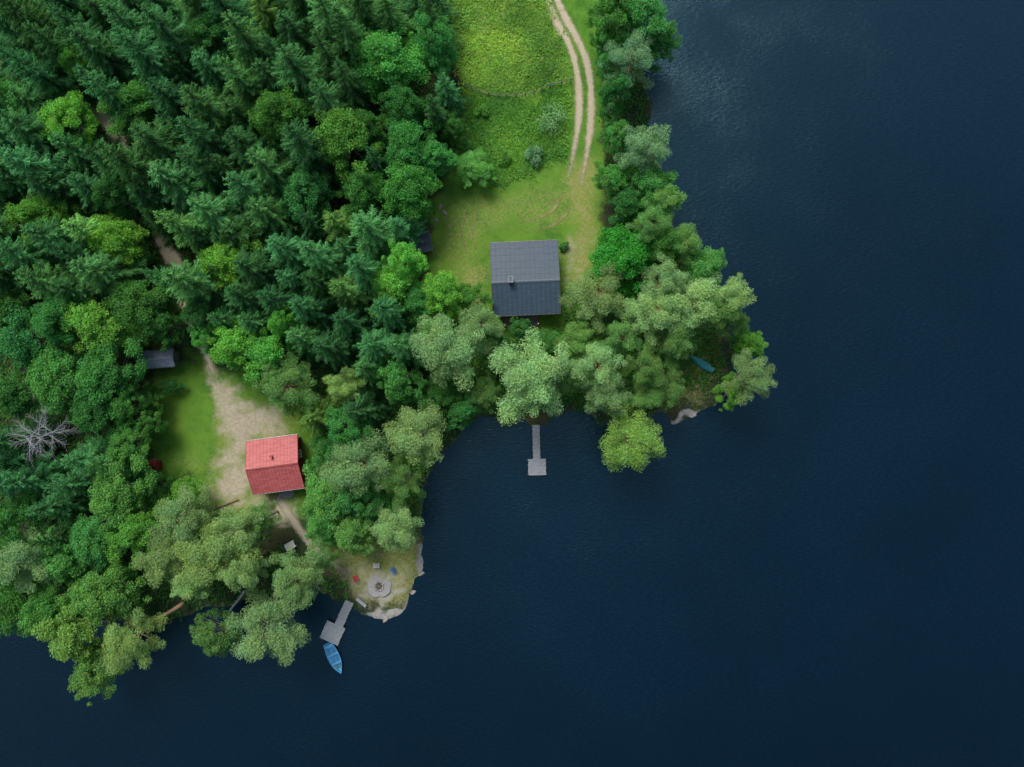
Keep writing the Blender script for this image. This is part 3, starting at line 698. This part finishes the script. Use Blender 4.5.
for a in [
 # right strip by the track
 (612, 12, 24, 'D'), (640, 18, 30, 'D'), (656, 42, 20, 'D'), (632, 60, 27, 'P', 11, BL), (614, 94, 18, 'D'), (604, 40, 12, 'D', 7), (608, 68, 12, 'B', 7, (.04, .13, .04)),
 (646, 146, 28, 'P', 12, BL), (620, 140, 18, 'D', 8), (614, 180, 18, 'B', 8, (.04, .13, .04)), (648, 186, 26, 'D'), (664, 204, 22, 'Q', 10), (628, 205, 20, 'D', 8), (650, 222, 20, 'Q'),
 (620, 257, 36, 'G'), (664, 250, 22, 'D'), (684, 243, 20, 'Q'), (703, 266, 22, 'B', 10, (.045, .13, .045)), (662, 283, 27, 'P'), (688, 302, 34, 'P'), (733, 296, 23, 'P'),
 (652, 316, 30, 'P'), (597, 300, 32, 'P'), (622, 335, 22, 'Q'), (668, 342, 27, 'Q'), (712, 315, 24, 'Q'), (750, 344, 17, 'B', 8), (752, 377, 25, 'P'),
 (735, 392, 16, 'B', 8), (600, 362, 28, 'P'), (577, 342, 20, 'Q', 9), (642, 366, 22, 'Q'), (645, 395, 20, 'Q', 9), (608, 392, 26, 'P'), (628, 438, 35, 'P', 11, (.10, .18, .05)), (668, 385, 20, 'Q', 9), (735, 322, 16, 'Q', 8),
 # below dark cabin
 (525, 374, 47, 'P', 14), (562, 372, 22, 'Q', 8), (548, 342, 16, 'D', 6), (452, 347, 38, 'P', 13), (478, 325, 22, 'P', 11), (430, 335, 18, 'Q'), (440, 292, 24, 'B'), (468, 300, 17, 'B', 8, (.05, .13, .03)),
 (410, 262, 20, 'B'), (418, 302, 22, 'B', 10, (.035, .12, .04)), (422, 435, 33, 'P', 12), (462, 410, 18, 'D', 8), (398, 382, 25, 'D'), (440, 392, 20, 'D', 8), (484, 395, 18, 'Q', 8), (498, 345, 14, 'D', 6), (520, 332, 12, 'D', 4.5),
 # around red cabin right
 (365, 463, 36, 'P', 13), (328, 494, 27, 'B', 10, (.05, .14, .05)), (348, 497, 24, 'B', 10, (.045, .13, .05)), (354, 532, 23, 'B', 9, (.06, .15, .06)), (396, 524, 28, 'P', 11, (.10, .17, .085)), (402, 482, 22, 'Q'), (378, 500, 20, 'D', 8), (324, 524, 18, 'B', 7, (.05, .135, .045)),
 (296, 572, 31, 'P', 12, (.10, .165, .075)), (335, 450, 20, 'D', 8), (345, 425, 22, 'D'), (326, 560, 13, 'Q', 6),
 # lower left
 (216, 548, 38, 'P', 13, (.105, .175, .075)), (182, 520, 32, 'P', 12), (244, 528, 26, 'P', 11), (168, 560, 28, 'P', 12), (262, 520, 18, 'Q', 9), (192, 578, 23, 'P', 11), (244, 566, 24, 'P'), (120, 492, 34, 'B', 11, (.065, .17, .055)), (140, 530, 28, 'B'), (98, 538, 28, 'B', 10, (.05, .15, .05)),
 (106, 590, 32, 'B', 12, (.08, .18, .055)), (68, 560, 30, 'B', 11, (.045, .14, .05)), (30, 558, 34, 'P', 12, (.08, .155, .09)), (16, 600, 30, 'D'), (78, 636, 34, 'B', 12, (.09, .18, .06)), (94, 668, 25, 'B', 11, (.09, .18, .06)), (128, 642, 30, 'P', 12, (.105, .175, .075)),
 (214, 638, 24, 'B', 10, (.07, .15, .06)), (266, 634, 38, 'P', 12, (.10, .165, .085)), (50, 606, 28, 'D'), (18, 520, 28, 'D'), (58, 505, 28, 'S'), (5, 560, 26, 'S'), (62, 535, 20, 'S'),
 # left
 (100, 328, 38, 'B'), (60, 318, 28, 'D'), (28, 340, 32, 'B', 11, (.035, .13, .05)), (142, 306, 32, 'D'), (108, 372, 34, 'B', 11, (.035, .125, .042)), (62, 378, 34, 'D'), (18, 395, 28, 'D'), (97, 410, 26, 'D', 10), (128, 440, 22, 'D', 8), (128, 405, 20, 'D', 9), (88, 458, 26, 'S', 12), (26, 480, 26, 'S'), (110, 462, 18, 'S', 12), (8, 440, 22, 'S'), (5, 310, 26, 'D'), (166, 326, 18, 'D', 9), (130, 343, 13, 'D', 6), (72, 484, 20, 'S', 12), (133, 468, 15, 'D', 6), (148, 398, 13, 'D', 5), (148, 425, 14, 'D', 6), (158, 492, 16, 'D', 6), (184, 490, 15, 'B', 6), (200, 312, 18, 'D', 9), (204, 336, 15, 'B', 7, (.05, .15, .04)), (172, 385, 8, 'D', 3),
 # clearing top
 (236, 347, 29, 'B', 11, (.06, .17, .038)), (270, 352, 27, 'B', 11, (.05, .16, .04)), (286, 386, 30, 'Q', 11, (.075, .16, .06)), (345, 383, 20, 'P', 11, (.10, .17, .07)), (318, 418, 26, 'Y', 12), (358, 410, 24, 'S'), (225, 320, 20, 'S', 11), (255, 322, 22, 'S', 12), (330, 348, 26, 'S'), (375, 345, 28, 'S'), (308, 308, 28, 'S'),
 # forest broadleaf
 (386, 66, 38, 'B', 12, (.045, .155, .045)), (408, 150, 30, 'B', 11, (.04, .145, .045)), (412, 190, 32, 'B', 11, (.04, .145, .04)), (346, 140, 33, 'B', 13, (.055, .14, .035)), (285, 122, 30, 'B', 14, (.055, .14, .035)), (340, 226, 30, 'Y'), (405, 108, 24, 'B', 11, (.03, .12, .045)), (438, 52, 24, 'B', 11, (.035, .13, .045)), (446, 92, 20, 'S', 11), (430, 20, 24, 'S'), (455, 128, 14, 'D', 7), (440, 160, 18, 'B', 8, (.04, .14, .045)), (210, 112, 38, 'S', 16), (345, 290, 28, 'Y', 12, (.05, .12, .04)), (215, 215, 36, 'S', 15), (390, 20, 30, 'S'), (330, 20, 34, 'S', 16), (370, 130, 20, 'D'), (310, 190, 28, 'B', 12, (.035, .115, .04)),
 (475, 166, 19, 'B', 4.5, (.05, .15, .055)), (365, 190, 24, 'D'), (400, 230, 24, 'S', 11), (300, 75, 40, 'S', 16), (250, 45, 38, 'S', 17), (150, 60, 38, 'S', 17), (60, 60, 40, 'S', 17), (40, 170, 40, 'S', 16), (60, 240, 38, 'S', 15), (250, 150, 36, 'S', 15), (270, 215, 34, 'S', 14),
]:
    if a[2]: tree(*a)
# spruce fill
FOREST = [(-30, -30), (442, -30), (455, 40), (462, 95), (445, 140), (428, 190), (420, 235), (400, 300), (412, 330), (385, 385), (345, 400), (300, 345), (215, 335), (190, 300), (60, 295), (-30, 310)]
FOREST2 = [(-30, 400), (20, 405), (90, 430), (140, 470), (90, 520), (-30, 560)]
GAPS = [(103, 112), (112, 126), (121, 142), (158, 236), (167, 249), (174, 262)]
def span(t):
    h = t['h']; hc = HC[BASEK[t['k']]]*h+.8; x, y = at(t['px'], t['py'], hc)
    return np.array(topx(x, y, .8)), np.array(topx(x, y, h+.8))
def segd(p, a, b):
    e = b-a; t = min(1, max(0, float((p-a)@e)/max(float(e@e), 1e-6))); return float(np.linalg.norm(p-a-e*t)), t
def blocked(t):
    a, b = span(t)
    for q in GAPS:
        d, u = segd(np.array(q, float), a, b)
        rr = t['r']*(1.0-.8*u) if BASEK[t['k']] == 'S' else t['r']*(1.0 if u > .25 else .5)
        if d < 2+rr*.95: return True
    return False
TREES = [t for t in TREES if not blocked(t)]
cnt = 0
for tries in range(12000):
    px, py = random.uniform(-8, 465), random.uniform(-8, 560)
    if not (sdf([(px, py)], FOREST)[0] > 0 or sdf([(px, py)], FOREST2)[0] > 0): continue
    r = random.uniform(25, 44)
    if tries > 7000: r = random.uniform(17, 25)
    if math.hypot(px-50, py-430) < 30+r*.3: continue
    ok = True
    for t in TREES:
        dd = math.hypot(px-t['px'], py-t['py'])
        if dd < ((16+.36*r) if BASEK[t['k']] == 'S' else t['r']*.72+11): ok = False; break
    if not ok: continue
    q = random.random(); k = 'S' if q < .80 else 'Y' if q < .90 else 'D' if q < .94 else 'B'
    bl = k in 'DB'
    t = dict(px=px, py=py, r=r if not bl else r*.8, k=k, h=random.uniform(11.0, 18)*(1 if r > 25 else .85) if not bl else random.uniform(10, 13), tint=None)
    if blocked(t): continue
    a, b = span(t); x, y = at(a[0], a[1], .8)
    if any(math.hypot(x-B_[0], y-B_[1]) < B_[2]*.7 for B_ in BUILD): continue
    TREES.append(t); cnt += 1
print('trees', len(TREES), 'fill', cnt)
LM = [('red-roofed cabin', 275, 465), ('dark-roofed cabin', 525, 279), ('grey-roofed shed', 159, 359), ('bare dead tree', 50, 432), ('fire pit', 379, 586), ('left pier', 332, 630),
      ('right pier', 537, 455), ('teal boat', 702, 363), ('meadow fence', 520, 92), ('upper forest track gap', 112, 128), ('lower forest track gap', 167, 247), ('top left photo corner', 0, 0), ('lower left photo corner', 0, 767), ('top of the dirt track', 552, 5), ('slate-roofed outbuilding', 421, 243)]
DIRS = ['right of', 'upper right of', 'above', 'upper left of', 'left of', 'lower left of', 'below', 'lower right of']
buckets = {}
for t in TREES:
    nm, lx, ly = min(LM, key=lambda q: math.hypot(q[1]-t['px'], q[2]-t['py']))
    dx, dy = t['px']-lx, ly-t['py']; s = int(round(math.atan2(dy, dx)/(math.pi/4))) % 8
    buckets.setdefault((t['k'], nm, s), []).append((math.hypot(dx, dy), t))
for (k, nm, s), lst in buckets.items():
    lst.sort(key=lambda q: q[0])
    for i, (_, t) in enumerate(lst):
        if len(lst) == 1: t['label'] = '%s, only one %s the %s' % (PHR[k], DIRS[s], nm)
        else: t['label'] = '%s %s the %s, %s nearest' % (PHR[k], DIRS[s], nm, 'the' if i == 0 else ordw[i])
for i, t in enumerate(TREES):
    bk = BASEK[t['k']]; h = t['h']; hc = HC[bk]*h+.8
    x, y = at(t['px'], t['py'], hc); r = t['r']*S*(D-hc)/D
    h0, r0 = H0[bk]; cm, tm = PROTO[t['k']][random.randrange(len(PROTO[t['k']]))]
    root = empty(NM[bk], t['label'], 'tree', (x, y, max(gz(x, y), -.3)), random.uniform(0, TAU), GRP[bk])
    q = random.uniform(-.1, .1); sc = (r/r0*1.06*(1+q), r/r0*1.06*(1-q), h/h0)
    tc = bpy.data.objects.new('crown', cm); col.objects.link(tc); tc.parent = root; tc.scale = sc
    tt = bpy.data.objects.new('trunk', tm); col.objects.link(tt); tt.parent = root; tt.scale = sc
    c = t['tint'] or TINT[t['k']]; v = random.uniform(.62, 1.35) if bk == 'S' else random.uniform(.76, 1.2); hu = random.uniform(-.12, .14) if bk != 'P' else random.uniform(-.09, .06)
    tc.color = (c[0]*v*(1+hu), c[1]*v, c[2]*v*(1-hu), 1)
# dead tree
x, y = at(52, 434, 8); dt = empty('dead_tree', 'bare grey dead tree with leafless branches at the left of the forest', 'tree', (x, y, gz(x, y)))
b = MB(); b.tube([(0, 0, -.3), (.1, 0, 3), (0, .1, 7), (.1, 0, 12.5)], [.2, .16, .1, .02], 8); b.build('trunk', M['bark_dead'], dt)
for k in range(19):
    a = k*2.4+random.uniform(-.3, .3); z = 6.2+5.8*k/18; ln = random.uniform(2.8, 4.2)*(1-.35*k/18)
    d = Vector((math.cos(a), math.sin(a), random.uniform(.05, .4))); s = Vector((0, 0, z)); e = s+d*ln; b = MB()
    b.tube([s, s.lerp(e, .5)+Vector((0, 0, .15)), e], [.042, .024, .008], 5)
    for q in range(14):
        t = .15+.06*q; p = s.lerp(e, t); sd = 1 if q % 2 else -1; a2 = a+sd*random.uniform(.4, 1.0)
        b.tube([p, p+Vector((math.cos(a2), math.sin(a2), random.uniform(-.1, .4)))*random.uniform(.5, 1.2)], [.014, .005], 4)
    b.build('branch', M['bark_dead'], dt)
# shrubs
R0 = np.random.default_rng(5)
def shrub(label, px, py, rpx, hgt, tint, n=9, nper=110):
    x, y = at(px, py, .8+hgt*.5); r = rpx*S; ro = empty('shrub', label, 'shrub', (x, y, gz(x, y)), random.uniform(0, 6), 'shrubs in the meadow')
    C = []; b = MB()
    for k in range(n):
        a = R0.uniform(0, TAU); q = r*.7*math.sqrt(R0.uniform(0, 1)); p = (math.cos(a)*q, math.sin(a)*q, hgt*R0.uniform(.4, .85)); C.append(p)
        b.tube([(p[0]*.1, p[1]*.1, -.1), (p[0]*.6, p[1]*.6, p[2]*.5), p], [.035, .025, .01], 5)
    V, F, Cc = leafcloud(np.array(C), np.full(n, r*.36), .8, nper, .11, .06, .7, .3, R0, spread=1.3)
    o = mk('foliage', V, F, M['foliage'], ro, False, Cc); o.color = c4(tuple(q*2.4 for q in tint)); b.build('stem', M['bark_dark'], ro)
shrub('loose grey-green shrub beside the track below the meadow fence', 551, 119, 18, 2.4, (.10, .19, .09), 16, 75)
shrub('compact grey-green shrub in the lower meadow left of the track', 535, 157, 11, 1.5, (.09, .17, .09))
shrub('low green shrub right of the round tree in the lower meadow', 503, 160, 9, 1.0, (.06, .15, .03))
shrub('small green shrub by the right wall of the dark-roofed cabin', 563, 246, 6, 1.0, (.04, .12, .03))
shrub('green shrub just below the meadow fence near its left end', 482, 112, 9, 1.2, (.06, .16, .03))
# grass + undergrowth
def scatter(n, poly, seed, z=.8):
    R = np.random.default_rng(seed); Q = np.array(poly, float); lo, hi = Q.min(0), Q.max(0); P_ = R.uniform(lo-10, hi+10, (n*3, 2))
    d = sdf(P_, Q)+(fbm(P_[:, 0]*.06, P_[:, 1]*.06, seed)-.5)*22+R.normal(size=len(P_))*4
    P_ = P_[d > 0][:n]
    return np.array([at(p[0], p[1], z) for p in P_]), R
def tufts(name, P_, R, blades, ln, wd, spread, lean, mat, tint, clump=0):
    keep = np.ones(len(P_), bool)
    for bx_, by_, br_ in BUILD: keep &= np.hypot(P_[:, 0]-bx_, P_[:, 1]-by_) > br_
    if clump: keep &= fbm(P_[:, 0]*.35, P_[:, 1]*.35, 66) > clump+R.normal(size=len(P_))*.16
    P_ = P_[keep]; n = len(P_); z = H(P_)[0]
    base = np.repeat(np.concatenate([P_, z[:, None]], 1), blades, 0); m = len(base)
    base[:, :2] += R.normal(size=(m, 2))*spread
    big = np.repeat(.6+1.0*fbm(P_[:, 0]*.5, P_[:, 1]*.5, 88), blades)
    a = R.uniform(0, TAU, m); l_ = ln*R.uniform(.6, 1.3, m)*big; le = R.uniform(.45, 1, m)*lean
    tip = base+np.stack([np.cos(a)*l_*np.sin(le), np.sin(a)*l_*np.sin(le), l_*np.cos(le)], 1)
    wv = np.stack([-np.sin(a), np.cos(a), np.zeros(m)], 1)*wd
    mid = base*.5+tip*.5; mid[:, 2] += l_*.12
    V = np.stack([base, mid+wv, tip, mid-wv], 1).reshape(-1, 3)
    lowf = fbm(P_[:, 0]*.25, P_[:, 1]*.25, 99)
    br = np.repeat(R.uniform(.7, 1.25, n)*(.55+.9*lowf), blades)*R.uniform(.85, 1.15, m); hu = np.repeat(R.uniform(-.15, .2, n)+(lowf-.5)*.6, blades)
    C = np.repeat(np.stack([br*(1+hu), br, br*(1-hu*.4), np.ones(m)], 1), 4, 0)
    o = mk(name, V, np.arange(len(V)).reshape(-1, 4), mat, None, False, C); o.color = c4(tint); o['kind'] = 'stuff'
    return o
P_, R = scatter(9500, [(440, -20), (542, -20), (562, 48), (563, 80), (534, 92), (505, 95), (470, 88), (450, 40)], 1)
o = tufts('meadow_grass', P_, R, 5, .50, .045, .2, 1.35, M['grassblade'], (.255, .47, .10), .46); o['label'] = 'tall yellow-green grass of the upper meadow'; o['category'] = 'grass'
P_, R = scatter(9000, [(468, 98), (505, 102), (540, 98), (562, 90), (560, 160), (520, 176), (488, 180), (462, 150)], 2)
o = tufts('rough_grass', P_, R, 5, .48, .05, .2, 1.35, M['grassblade'], (.17, .40, .08), .44); o['label'] = 'rough green grass below the meadow fence'; o['category'] = 'grass'
A, R = scatter(7000, [(-20, -20), (435, -20), (455, 90), (422, 240), (400, 400), (300, 420), (225, 335), (140, 350), (125, 460), (150, 500), (210, 520), (280, 550), (320, 580), (345, 596), (170, 615), (-20, 620)], 3)
A2, _ = scatter(5200, [(606, 0), (640, 0), (645, 110), (665, 215), (715, 300), (728, 370), (640, 408), (560, 404), (483, 410), (440, 440), (420, 525), (330, 535), (310, 470), (400, 330), (455, 315), (490, 340), (560, 335), (605, 270), (616, 200), (606, 130)], 4)
A = np.concatenate([A, A2])
tr_ = [Vector(at(*p, .8)) for p in FTR]; tk = np.ones(len(A), bool)
for p in resample(tr_, .8): tk &= np.hypot(A[:, 0]-p.x, A[:, 1]-p.y) > 1.1
A = A[tk]; A = A[H(A)[1] > .5]
o = tufts('undergrowth', A, R, 7, .55, .11, .28, 1.4, M['grassblade'], (.080, .220, .058)); o['label'] = 'low green undergrowth of ferns and berry bushes between the trees'; o['category'] = 'undergrowth'

# ------------------------------------------------------------------ light + camera
el, azr = math.radians(54), math.radians(-25)
sd = Vector((math.sin(azr)*math.cos(el), math.cos(azr)*math.cos(el), math.sin(el)))
sl = bpy.data.lights.new('sun', 'SUN'); sl.energy = 3.0; sl.angle = math.radians(24); sl.color = (1, .965, .88)
so = bpy.data.objects.new('sun', sl); col.objects.link(so); so.rotation_euler = (-sd).to_track_quat('-Z', 'Y').to_euler(); so.location = (0, 0, 150)
wd = bpy.data.worlds.new('World'); scn.world = wd; wd.use_nodes = True
nt = wd.node_tree; bg = nt.nodes['Background']
sk = nt.nodes.new('ShaderNodeTexSky'); sk.sky_type = 'NISHITA'; sk.sun_disc = False; sk.sun_elevation = el; sk.sun_rotation = azr
sk.dust_density = 4.0; sk.air_density = 1.0
nt.links.new(sk.outputs[0], bg.inputs[0]); bg.inputs[1].default_value = .14
scn.view_settings.view_transform = 'Standard'; scn.view_settings.look = 'None'; scn.view_settings.exposure = 0
cd = bpy.data.cameras.new('camera'); cd.sensor_width = 36; cd.sensor_fit = 'HORIZONTAL'; cd.lens = 36*D/(1024*S); cd.clip_end = 8000; cd.clip_start = .5
co = bpy.data.objects.new('camera', cd); col.objects.link(co); co.location = (0, 0, D); scn.camera = co
